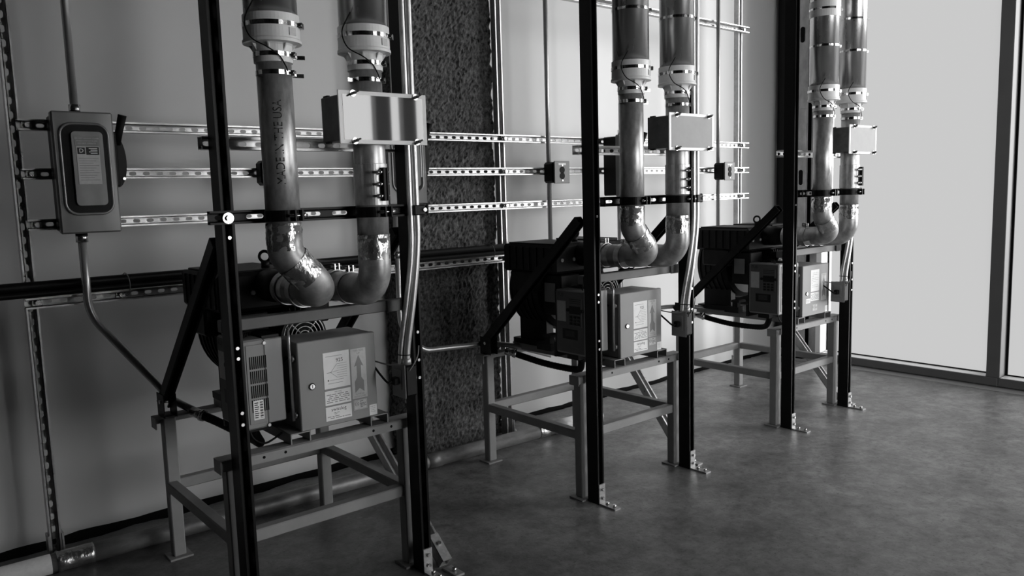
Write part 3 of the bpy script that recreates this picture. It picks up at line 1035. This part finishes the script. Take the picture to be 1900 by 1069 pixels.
MB().cyl((U(BC[0]), 2.856, BC[1]), (U(BC[0]), 2.89, BC[1]), .03, 20).build('fan_hub', 'rubber', fg)
MB().lathe((U(BC[0]), 2.853, BC[1]), (0, 1, 0), [(.086, 0), (.094, .0), (.094, .05), (.086, .05)], 40, False).build('fan_shroud', 'black', t)
# head block above, with the two ports
MB().box(U(.105), U(.63), 2.94, 3.36, 1.085, 1.232, .012).box(U(.10), U(.635), 3.10, 3.30, .98, 1.09, .01).build('head_block', 'blower', t)
MB().box(U(.125), U(.40), 2.96, 3.33, 1.2322, 1.240, .002).build('lid', 'blower', t)
MB().box(U(.43), U(.61), 2.97, 3.28, 1.2322, 1.246, .003).build('lid', 'blower', t)
for k in range(7):
    MB().box(U(.100), U(.1045), 2.97 + .055 * k, 2.985 + .055 * k, 1.10, 1.22).build('side_rib', 'blower', t)
for k in range(5):
    MB().lathe((U(BC[0]), 3.19 + .042 * k, BC[1]), (0, 1, 0), [(.231, 0), (.238, .001), (.238, .009), (.231, .010)], 48, False).build('housing_rib', 'blower', t)
e = MB().ring((U(.325), 3.02, 1.284), (.62, .78, 0), .021, .006, 24, 8).build('eye_bolt', 'blower', t)
MB().cyl((U(.325), 3.02, 1.2405), (U(.325), 3.02, 1.264), .016, 12).build('eye_bolt_collar', 'blower', e)
for u_, y_ in ((.15, 2.9399), (.235, 2.9399), (.40, 2.9399), (.59, 2.9399)):
    MB().cyl((U(u_), y_, 1.155), (U(u_), y_ - .008, 1.155), .010, 6).build('head_bolt', 'brk', t)
MB().box(U(.16), U(.30), 2.96, 3.10, .86, 1.075, .006).build('terminal_box', 'blower', t)
MB().box(U(.1545), U(.1595), 3.0, 3.08, .93, 1.03).build('rating_plate', 'stand', t)
for u0 in (.235, .563):
    MB().box(U(u0 - .02), U(u0 + .07), 3.10, 3.42, .6610, .69).box(U(u0 + .0), U(u0 + .05), 3.16, 3.38, .69, .83).build('foot', 'blower', t)
MB().box(U(.16), U(.21), 3.05, 3.16, .662, .70).box(U(.165), U(.20), 3.06, 3.10, .70, .735).box(U(.15), U(.23), 3.04, 3.10, .735, .75).build('terminal_lug', 'blower', t)

# ---- variable speed drive
D0, D1, DY0, DY1, DZ0, DZ1 = .078, .238, 2.70, 2.915, .692, 1.016
t = uthing('motor_drive', ['grey motor drive with vent grille, half behind the left post of the nearest rack', 'grey motor drive with dark keypad, left of the middle rack control box', 'grey motor drive with dark keypad, left of the farthest rack control box'], 'motor drive', ((D0 + D1) / 2, 2.81, .66), 'motor drives on the stands')
MB().box(U(D0), U(.168), DY0, DY1, DZ0, DZ1, .006).build('case', 'drive', t)
MB().box(U(.1685), U(D1), DY0 + .004, DY1 - .01, DZ0 + .012, DZ1 - .004, .004).build('heat_sink_cover', 'drivel', t)
MB().box(U(.170), U(D1 - .004), DY0 + .02, DY1 - .02, DZ1 - .0038, DZ1 + .006).build('top_vent', 'black', t)
# vented flank towards the room
MB().box(U(D0 + .022), U(.162), DY0 - .0025, DY0 + .001, DZ0 + .02, DZ1 - .018, .001).build('side_panel', 'drive', t)
for r_ in range(4):
    for k in range(9):
        u_ = D0 + .032 + k * .0072
        MB().box(U(u_), U(u_ + .0042), DY0 - .0031, DY0 - .0024, DZ1 - .105 - r_ * .052, DZ1 - .060 - r_ * .052).build('vent_slot', 'void', t)
lb = MB().box(U(D0 + .036), U(D0 + .074), DY0 - .0036, DY0 - .0026, DZ0 + .035, DZ0 + .105).build('serial_label', 'label', t)
mb = MB()
for k in range(8):
    mb.box(U(D0 + .040), U(D0 + .052 + .002 * (k % 3)), DY0 - .0040, DY0 - .0036, DZ0 + .042 + .0075 * k, DZ0 + .0455 + .0075 * k)
for k in range(12):
    mb.box(U(D0 + .060), U(D0 + .071), DY0 - .0040, DY0 - .0036, DZ0 + .040 + .005 * k, DZ0 + .0415 + .0025 * (k % 2) + .005 * k)
mb.build('serial_print', 'ink', lb)
# front of the drive (faces left along the wall); W runs towards the room
fy = lambda a: DY1 - a * (DY1 - DY0)
fz = lambda b: DZ1 - b * (DZ1 - DZ0)
FX = U(D0)


def fbox(a0, a1, b0, b1, th, name, m, par=None, off=0.):
    return MB().box(FX - off - th, FX - off, min(fy(a0), fy(a1)), max(fy(a0), fy(a1)), min(fz(b0), fz(b1)), max(fz(b0), fz(b1)), min(.002, th * .4)).build(name, m, par or t)


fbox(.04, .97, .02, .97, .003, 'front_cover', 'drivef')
mb = MB()
put_text(mb, 'FUJI', .026, (FX - .0034, fy(.20), fz(.075)), (0, -1, 0), (0, 0, 1))
mb.build('maker_lettering', 'ink', t)
fbox(.07, .36, .17, .49, .0005, 'spec_label', 'labeld', off=.003)
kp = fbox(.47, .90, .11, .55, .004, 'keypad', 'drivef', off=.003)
for k in range(3):
    fbox(.50, .87, .125 + .03 * k, .133 + .03 * k, .0008, 'keypad_groove', 'black', kp, .007)
fbox(.50, .86, .235, .355, .003, 'screen', 'black', kp, .007)
for s_ in (.455, .90):
    MB().cyl((FX - .012, fy(s_), fz(.30)), (FX - .003, fy(s_), fz(.30)), .009, 14).build('thumb_grip', 'black', kp)
for r_ in range(3):
    for c_ in range(3):
        a = .51 + .125 * c_
        b_ = .385 + .052 * r_
        fbox(a, a + .085, b_, b_ + .036, .003, 'button', 'black', kp, .007)
fbox(.24, .74, .60, .76, .0008, 'warning_plate', 'black', off=.003)
fbox(.34, .64, .625, .72, .0006, 'warning_print', 'ink', off=.0038)
mb = MB()
mb.prism([(FX - .0033, fy(.62 + .14 * math.cos(a)), fz(.90) + .006 * math.sin(a)) for a in [2 * math.pi * k / 20 for k in range(20)]], (-.0008, 0, 0))
mb.build('maker_badge', 'drivef', t)
for z in (.70, 1.0):
    MB().cyl((U(.168), DY0 + .001, z), (U(.168), DY0 - .006, z), .006, 8).build('case_screw', 'brk', t)
MB().box(U(.10), U(.21), 2.78, 2.86, .6612, .6918).box(U(.09), U(.235), 2.915, 2.93, .70, 1.0).box(U(.09), U(.30), 2.93, 2.945, .662, .74).build('mounting_bracket', 'black', t)
mb = MB()
for k in range(4):
    u_ = .10 + .018 * k
    mb.tube(smooth_path([(U(u_), 2.74 + .02 * k, DZ1), (U(u_ + .02), 2.76 + .02 * k, DZ1 + .02), (U(u_ + .06), 2.80 + .015 * k, DZ1 + .016), (U(u_ + .10), 2.86, DZ1 + .006)]), .0035, 6)
mb.build('wire_bundle', 'rubber', t)

# ---- control box with labels
E0, E1, EY0, EY1, EZ0, EZ1 = .268, .586, 2.648, 2.85, .661, .990


def door_pt(a, b):
    return U(E0) + a * (E1 - E0), EZ1 - b * (EZ1 - EZ0)


def lines(mb, x0, x1, z1, z0, n, y, seed, h=.4):
    rnd = random.Random(seed)
    p = (z1 - z0) / n
    for k in range(n):
        a = x0 + (x1 - x0) * rnd.choice((0, 0, .05, .12))
        while a < x1 - .006:
            e = min(x1, a + (x1 - x0) * rnd.uniform(.08, .3))
            mb.box(a, e, y - .0003, y, z1 - p * (k + h), z1 - p * k)
            a = e + (x1 - x0) * rnd.uniform(.02, .08)
            if rnd.random() < .15:
                break


def make_control(label, far, xo):
    t = thing('control_box', label, 'control box', ((E0 + E1) / 2 + X0 + xo, 2.75, .661), 'grey control boxes with labels')
    n0 = len(bpy.data.objects)
    def B(mb, name, m, par=None):
        mb.v = [(x + xo, y, z) for x, y, z in mb.v]
        return mb.build(name, m, par or t)
    B(MB().box(U(E0 + .003), U(E1 - .003), EY0 + .022, EY1, EZ0 + .002, EZ1 - .002, .003), 'case', 'box')
    dr = B(MB().box(U(E0), U(E1), EY0, EY0 + .021, EZ0, EZ1, .003), 'door', 'box')
    x, z = door_pt(.155, .51 if not far else .55)
    lk = B(MB().cyl((x, EY0 + .001, z), (x, EY0 - .003, z), .013, 20), 'lock_collar', 'black', dr)
    lk = B(MB().cyl((x, EY0 - .003, z), (x, EY0 - .006, z), .0095, 18), 'lock', 'bolt', dr)
    B(MB().box(x - .0012, x + .0012, EY0 - .0065, EY0 - .006, z - .006, z + .006), 'key_slot', 'void', dr)
    y = EY0 - .0008

    def lab(a0, a1, b0, b1, name, m='label'):
        x0, z1 = door_pt(a0, b0)
        x1, z0 = door_pt(a1, b1)
        d = B(MB().box(x0, x1, y, EY0, z0, z1), name, m)
        return x0, x1, z0, z1

    def ink(fn, m='ink', name='print'):
        mb = MB()
        fn(mb)
        B(mb, name, m)
    yi = y - .0001
    X3 = (1, 0, 0)
    Z3 = (0, 0, 1)
    if not far:
        x0, x1, z0, z1 = lab(.31, .645, .16, .575, 'wiring_label')
        def p1(mb):
            cx = x0 + .62 * (x1 - x0)
            mb.box(x0 + .01, x1 - .03, yi - .0003, yi, z1 - .016, z1 - .0145)
            for k in range(7):
                zz = z1 - .047 - .0085 * k
                mb.box(cx - .012, x1 - .012, yi - .0003, yi, zz, zz + .001)
            for q in (0, 3, 6):
                a, b_ = Vector((x0 + .028, yi - .0002, z1 - .076)), Vector((cx - .012, yi - .0002, z1 - .047 - .0085 * q))
                dd = (b_ - a).normalized()
                mb.obox((a + b_) / 2, dd, (0, 1, 0), dd.cross(Vector((0, 1, 0))), (b_ - a).length / 2, .0002, .0006)
            mb.box(x0 + .012, x0 + .028, yi - .0003, yi, z1 - .077, z1 - .075)
            mb.box(x0 + .016, x1 - .03, yi - .0003, yi, z0 + .018, z0 + .0195)
            mb.box(x0 + .024, x1 - .026, yi - .0003, yi, z0 + .030, z0 + .0312)
        ink(p1, 'inkm', 'wiring_print')
        def p1b(mb):
            put_text(mb, '925', .020, (x0 + .62 * (x1 - x0), yi - .0002, z1 - .033), X3, Z3)
            mb.cyl((x0 + .017, yi, z0 + .031), (x0 + .017, yi - .0004, z0 + .031), .003, 12)
        ink(p1b, 'ink', 'number_print')
        x0, x1, z0, z1 = lab(.31, .645, .60, .765, 'data_label')
        ink(lambda mb: (put_text(mb, 'warning', .009, ((x0 + x1) / 2, yi - .0002, z1 - .006), X3, Z3), lines(mb, x0 + .006, x1 - .006, z1 - .014, z0 + .004, 5, yi, 3)), 'inkm', 'data_print')
        x0, x1, z0, z1 = lab(.31, .645, .785, .945, 'maker_label')
        ink(lambda mb: (put_text(mb, 'swisslog', .019, ((x0 + x1) / 2, yi - .0002, z1 - .012), X3, Z3),), 'ink', 'maker_print')
        ink(lambda mb: (lines(mb, x0 + .03, x1 - .035, z1 - .024, z1 - .034, 2, yi, 5), lines(mb, x0 + .006, x1 - .006, z0 + .016, z0 + .003, 2, yi, 8)), 'inkm', 'maker_lines')
        x0, x1, z0, z1 = lab(.665, .868, .165, .75, 'arrow_label', 'labeld')
        cert = (.675, .855, .77, .885)
        small = (.885, .985, .86, .985)
    else:
        x0, x1, z0, z1 = lab(.31, .635, .10, .53, 'wiring_label')
        ink(lambda mb: lines(mb, x0 + .012, x1 - .01, z1 - .02, z0 + .02, 9, yi, 12, .15), 'inkm', 'wiring_print')
        x0, x1, z0, z1 = lab(.31, .635, .55, .715, 'data_label')
        ink(lambda mb: (put_text(mb, 'warning', .009, ((x0 + x1) / 2, yi - .0002, z1 - .006), X3, Z3), lines(mb, x0 + .006, x1 - .006, z1 - .014, z0 + .004, 5, yi, 3)), 'inkm', 'data_print')
        x0, x1, z0, z1 = lab(.13, .30, .655, .745, 'serial_label')
        ink(lambda mb: lines(mb, x0 + .004, x1 - .004, z1 - .004, z0 + .004, 3, yi, 31), 'inkm', 'serial_print')
        x0, x1, z0, z1 = lab(.715, .92, .20, .73, 'arrow_label', 'labeld')
        cert = (.38, .58, .79, .915)
        small = (.885, .985, .86, .985)
    cx = (x0 + x1) / 2
    Hh, W = z1 - z0, x1 - x0
    def arrow(mb):
        pts = [(0, .87), (.30, .64), (.14, .66), (.14, .42), (.30, .34), (.30, .12), (0, .20), (-.30, .12), (-.30, .34), (-.14, .42), (-.14, .66), (-.30, .64)]
        mb.prism([(cx + a * W, yi, z0 + b_ * Hh) for a, b_ in pts], (0, -.0003, 0))
        put_text(mb, 'THIS SIDE', .0105, (cx, yi - .0002, z1 - .008), X3, Z3)
        put_text(mb, 'UP', .0115, (cx, yi - .0002, z1 - .0185), X3, Z3)
        put_text(mb, 'HANDLE', .0095, (cx, yi - .0002, z0 + .0165), X3, Z3)
        put_text(mb, 'WITH CARE', .0095, (cx, yi - .0002, z0 + .0065), X3, Z3)
    ink(arrow, 'inkm', 'arrow_print')
    x0, x1, z0, z1 = lab(*cert, 'certificate_label', 'labeld')
    def cert_p(mb):
        mb.ring((x0 + .014, yi, (z0 + z1) / 2 + .004), (0, 1, 0), .008, .0006, 20, 4)
        put_text(mb, 'UL', .009, (x0 + .014, yi - .0002, (z0 + z1) / 2 + .004), X3, Z3)
        lines(mb, x0 + .027, x1 - .004, z1 - .005, z0 + .005, 6, yi, 4)
        for a, b_, c_, d_ in ((x0 + .002, x1 - .002, z1 - .0025, z1 - .002), (x0 + .002, x1 - .002, z0 + .002, z0 + .0025), (x0 + .002, x0 + .0025, z0 + .002, z1 - .002), (x1 - .0025, x1 - .002, z0 + .002, z1 - .002)):
            mb.box(a, b_, yi - .0003, yi, c_, d_)
    ink(cert_p, 'ink', 'certificate_print')
    x0, x1, z0, z1 = lab(*small, 'inspection_sticker')
    ink(lambda mb: lines(mb, x0 + .004, x1 - .004, z1 - .006, z0 + .008, 4, yi, 21), 'labeld', 'inspection_print')
    # hinge rod and cable glands on the left flank
    for z in (.72, .93):
        B(MB().cyl((U(E0), EY0 + .03, z), (U(E0 - .012), EY0 + .03, z), .012, 14), 'cable_gland', 'brk')
    B(MB().tube(fillet([(U(E0 - .014), EY0 + .032, .70), (U(E0 - .016), EY0 + .030, 1.01), (U(E0 - .004), EY0 + .06, 1.04)], .015), .0055, 8), 'earth_rod', 'galv')
    B(MB().tube(smooth_path([(U(E0 - .002), 2.73, .93), (U(E0 - .024), 2.735, .90), (U(E0 - .026), 2.74, .76), (U(E0 - .004), 2.745, .72)]), .008, 8), 'flank_cable', 'rubber')
    return t


for k in range(3):
    make_control(('grey control box with the 925 wiring label, nearest rack, beside the vented drive', 'grey control box with white labels and arrow sticker on the middle rack', 'grey control box with fewer white labels on the farthest rack, near the glazing')[k], k == 2, PER * k)

# ---- inspection box on the right pipe
for k in range(3):
    xo = PER * k
    t = thing('inspection_box', ('flat steel box with mirror-like clear cover and four wing nuts on the nearest rack', 'flat steel box with plain matt cover and wing nuts on the middle rack', 'small-looking steel box with plain matt cover on the farthest rack, against the glazing')[k],
              'box', (U(.53) + xo, 2.48, 1.684), 'inspection boxes on the right pipes')
    B0, B1, BZ0, BZ1, BY = .357, .705, 1.684, 1.861, 2.405
    MB().box(U(B0 + .008) + xo, U(B1 - .008) + xo, BY + .006, 2.545, BZ0 + .012, BZ1 - .014, .003).build('case', 'boxside', t)
    pl = MB().box(U(B0) + xo, U(B1) + xo, BY, BY + .0058, BZ0, BZ1, .0015).build('cover', 'edge', t)
    MB().box(U(B0 + .016) + xo, U(B1 - .016) + xo, BY - .0008, BY - .0001, BZ0 + .014, BZ1 - .014).build('cover_window', 'acryl' if k == 0 else 'film', t)
    for u_ in (B0 + .055, B1 - .045):
        for z in (BZ0 + .010, BZ1 - .010):
            wq = MB().cyl((U(u_) + xo, BY, z), (U(u_) + xo, BY - .003, z), .0115, 18).build('washer', 'bolt', t)
            mb = MB().cyl((U(u_) + xo, BY - .003, z), (U(u_) + xo, BY - .020, z), .0045, 10)
            for s_ in (-1, 1):
                mb.obox((U(u_) + xo + s_ * .008, BY - .012, z + s_ * .004), (1, 0, .5), (0, 1, 0), (-.5, 0, 1), .0075, .006, .0022)
            mb.build('wing_nut', 'black', wq)
    for u_, z in ((B0 + .02, BZ1 - .012), (B0 + .02, BZ0 + .010)):
        MB().box(U(u_ - .010) + xo, U(u_ + .0) + xo, 2.50, 2.53, z - .004, z + .003).build('case_tab', 'black', t)

# ---- drop conduits and the little junction boxes
t = uthing('drop_conduit', ['bright fat conduit down the right post of the nearest rack to its junction box', 'bright fat conduit down the right post of the middle rack', 'bright fat conduit down the right post of the farthest rack'], 'conduit', (.716, 2.52, .865), 'conduits down the right posts', -.06)
MB().tube(smooth_path([(U(.722), 2.52, 3.3), (U(.720), 2.52, 2.4), (U(.718), 2.52, 1.9), (U(.717), 2.518, 1.5), (U(.714), 2.518, 1.32), (U(.69), 2.524, 1.12), (U(.664), 2.535, .95), (U(.658), 2.54, .868)]), .0135, 14).build('tube', 'conduit', t)
d = MB().box(U(.700), U(.748), 2.500, 2.5345, 1.432, 1.470, .003).build('strap', 'black', t)
MB().cyl((U(.742), 2.515, 1.452), (U(.742), 2.492, 1.452), .008, 8).build('strap_bolt', 'bolt', d)
MB().cyl((U(.6585), 2.5395, .866), (U(.6585), 2.5395, .89), .018, 12).build('fitting', 'brk', t)
t = uthing('drop_conduit', ['dark thin conduit beside the fat one on the right post of the nearest rack', 'dark thin conduit beside the fat one on the right post of the middle rack', 'dark thin conduit beside the fat one on the right post of the farthest rack'], 'conduit', (.69, 2.52, .865), 'conduits down the right posts', -.06)
MB().tube(smooth_path([(U(.695), 2.522, 3.3), (U(.694), 2.522, 2.2), (U(.692), 2.52, 1.5), (U(.69), 2.522, 1.30), (U(.668), 2.532, 1.12), (U(.646), 2.55, .95), (U(.641), 2.556, .868)]), .0105, 12).build('tube', 'galv', t)
MB().ring((U(.650), 2.545, .905), (0.1, 0, 1), .026, .002, 18, 6).build('cable_tie', 'rubber', t)
t = uthing('junction_box', ['dark junction box with plugged cord on the right post of the nearest rack', 'pale junction box with plugged cord on the right post of the middle rack', 'junction box with plugged cord on the right post of the farthest rack'], 'junction box', (.675, 2.58, .735), 'junction boxes on the right posts', -.06)
MB().box(U(.647), U(.704), 2.535, 2.625, .737, .862, .008).build('case', 'black', t)
MB().box(U(.6435), U(.6475), 2.532, 2.628, .733, .866, .002).build('cover_plate', 'stand', t)
MB().box(U(.6405), U(.6437), 2.555, 2.605, .765, .845, .002).build('socket_face', 'box', t)
pg = MB().box(U(.615), U(.6405), 2.566, 2.594, .785, .815, .004).build('plug', 'rubber', t)
MB().tube(smooth_path([(U(.616), 2.58, .80), (U(.598), 2.585, .798), (U(.588), 2.62, .825), (U(.586), 2.66, .85), (U(.580), 2.69, .862)]), .0045, 8).build('cord', 'rubber', pg)
MB().tube(smooth_path([(U(.660), 2.53, .885), (U(.640), 2.545, .868), (U(.615), 2.60, .862), (U(.598), 2.66, .868), (U(.585), 2.70, .872)]), .003, 6).build('pale_wire', 'wire', t)
MB().tube(smooth_path([(U(.665), 2.534, .84), (U(.685), 2.525, .87), (U(.700), 2.522, .90), (U(.704), 2.52, .935)]), .0025, 6).build('pale_wire', 'wire', t)

# ---- flexible supply under the drive
t = uthing('flexible_conduit', ['black flexible conduit curving under the drive of the nearest rack', 'black flexible conduit curving under the drive of the middle rack', 'black flexible conduit curving under the drive of the farthest rack'], 'conduit', (.14, 3.27, .60), 'flexible conduits under the drives')
fp = smooth_path([(U(.135), 3.31, .617), (U(.165), 3.26, .60), (U(.20), 3.15, .578), (U(.215), 3.0, .572), (U(.20), 2.88, .585), (U(.17), 2.83, .625), (U(.15), 2.81, .66)], 14)
MB().tube(fp, .017, 12, rad=[.017 + .0016 * (i % 2) for i in range(len(fp))]).build('hose', 'rubber', t)
a, b = Vector((U(.105), 3.36, .632)), Vector((U(.138), 3.305, .616))
MB().cyl(a, b, .0205, 12).build('connector', 'bolt', t)
MB().cyl(a + (b - a) * .72, a + (b - a) * .95, .0255, 8).build('gland_nut', 'bolt', t)
t = uthing('control_cable', 'thin black cable looping below the drive of {}', 'cable', (.2, 2.75, .62), 'thin cables below the drives')
MB().tube(smooth_path([(U(.10), 2.72, .694), (U(.115), 2.715, .655), (U(.15), 2.712, .632), (U(.19), 2.715, .64), (U(.222), 2.72, .655)]), .004, 8).build('cable', 'rubber', t)

# copies for the middle and the farthest rack
bpy.context.view_layer.update()
for o, L, dx3 in UNIT:
    for k in (1, 2):
        if o.name.startswith('riser_pipe') and False:
            continue
        c = copy_tree(o)
        c.location.x = o.location.x + PER * k + (dx3 if k == 2 else 0)
        c['label'] = L[k]

# lettering rolled along the nearest left pipe only
mb = MB()
vs, fs = text_mesh('MADE IN THE USA', .040)
zc, ang0 = 1.685, math.atan2(-.95, -.35)
kx = .265 / (max(v.x for v in vs) - min(v.x for v in vs))
out = []
for v in vs:
    a = ang0 - v.y / .0560
    out.append((U(RA) + .0562 * math.cos(a), PY + .0562 * math.sin(a), zc + v.x * kx))
mb.add(out, fs)
mb.build('lettering', 'ink', ta)
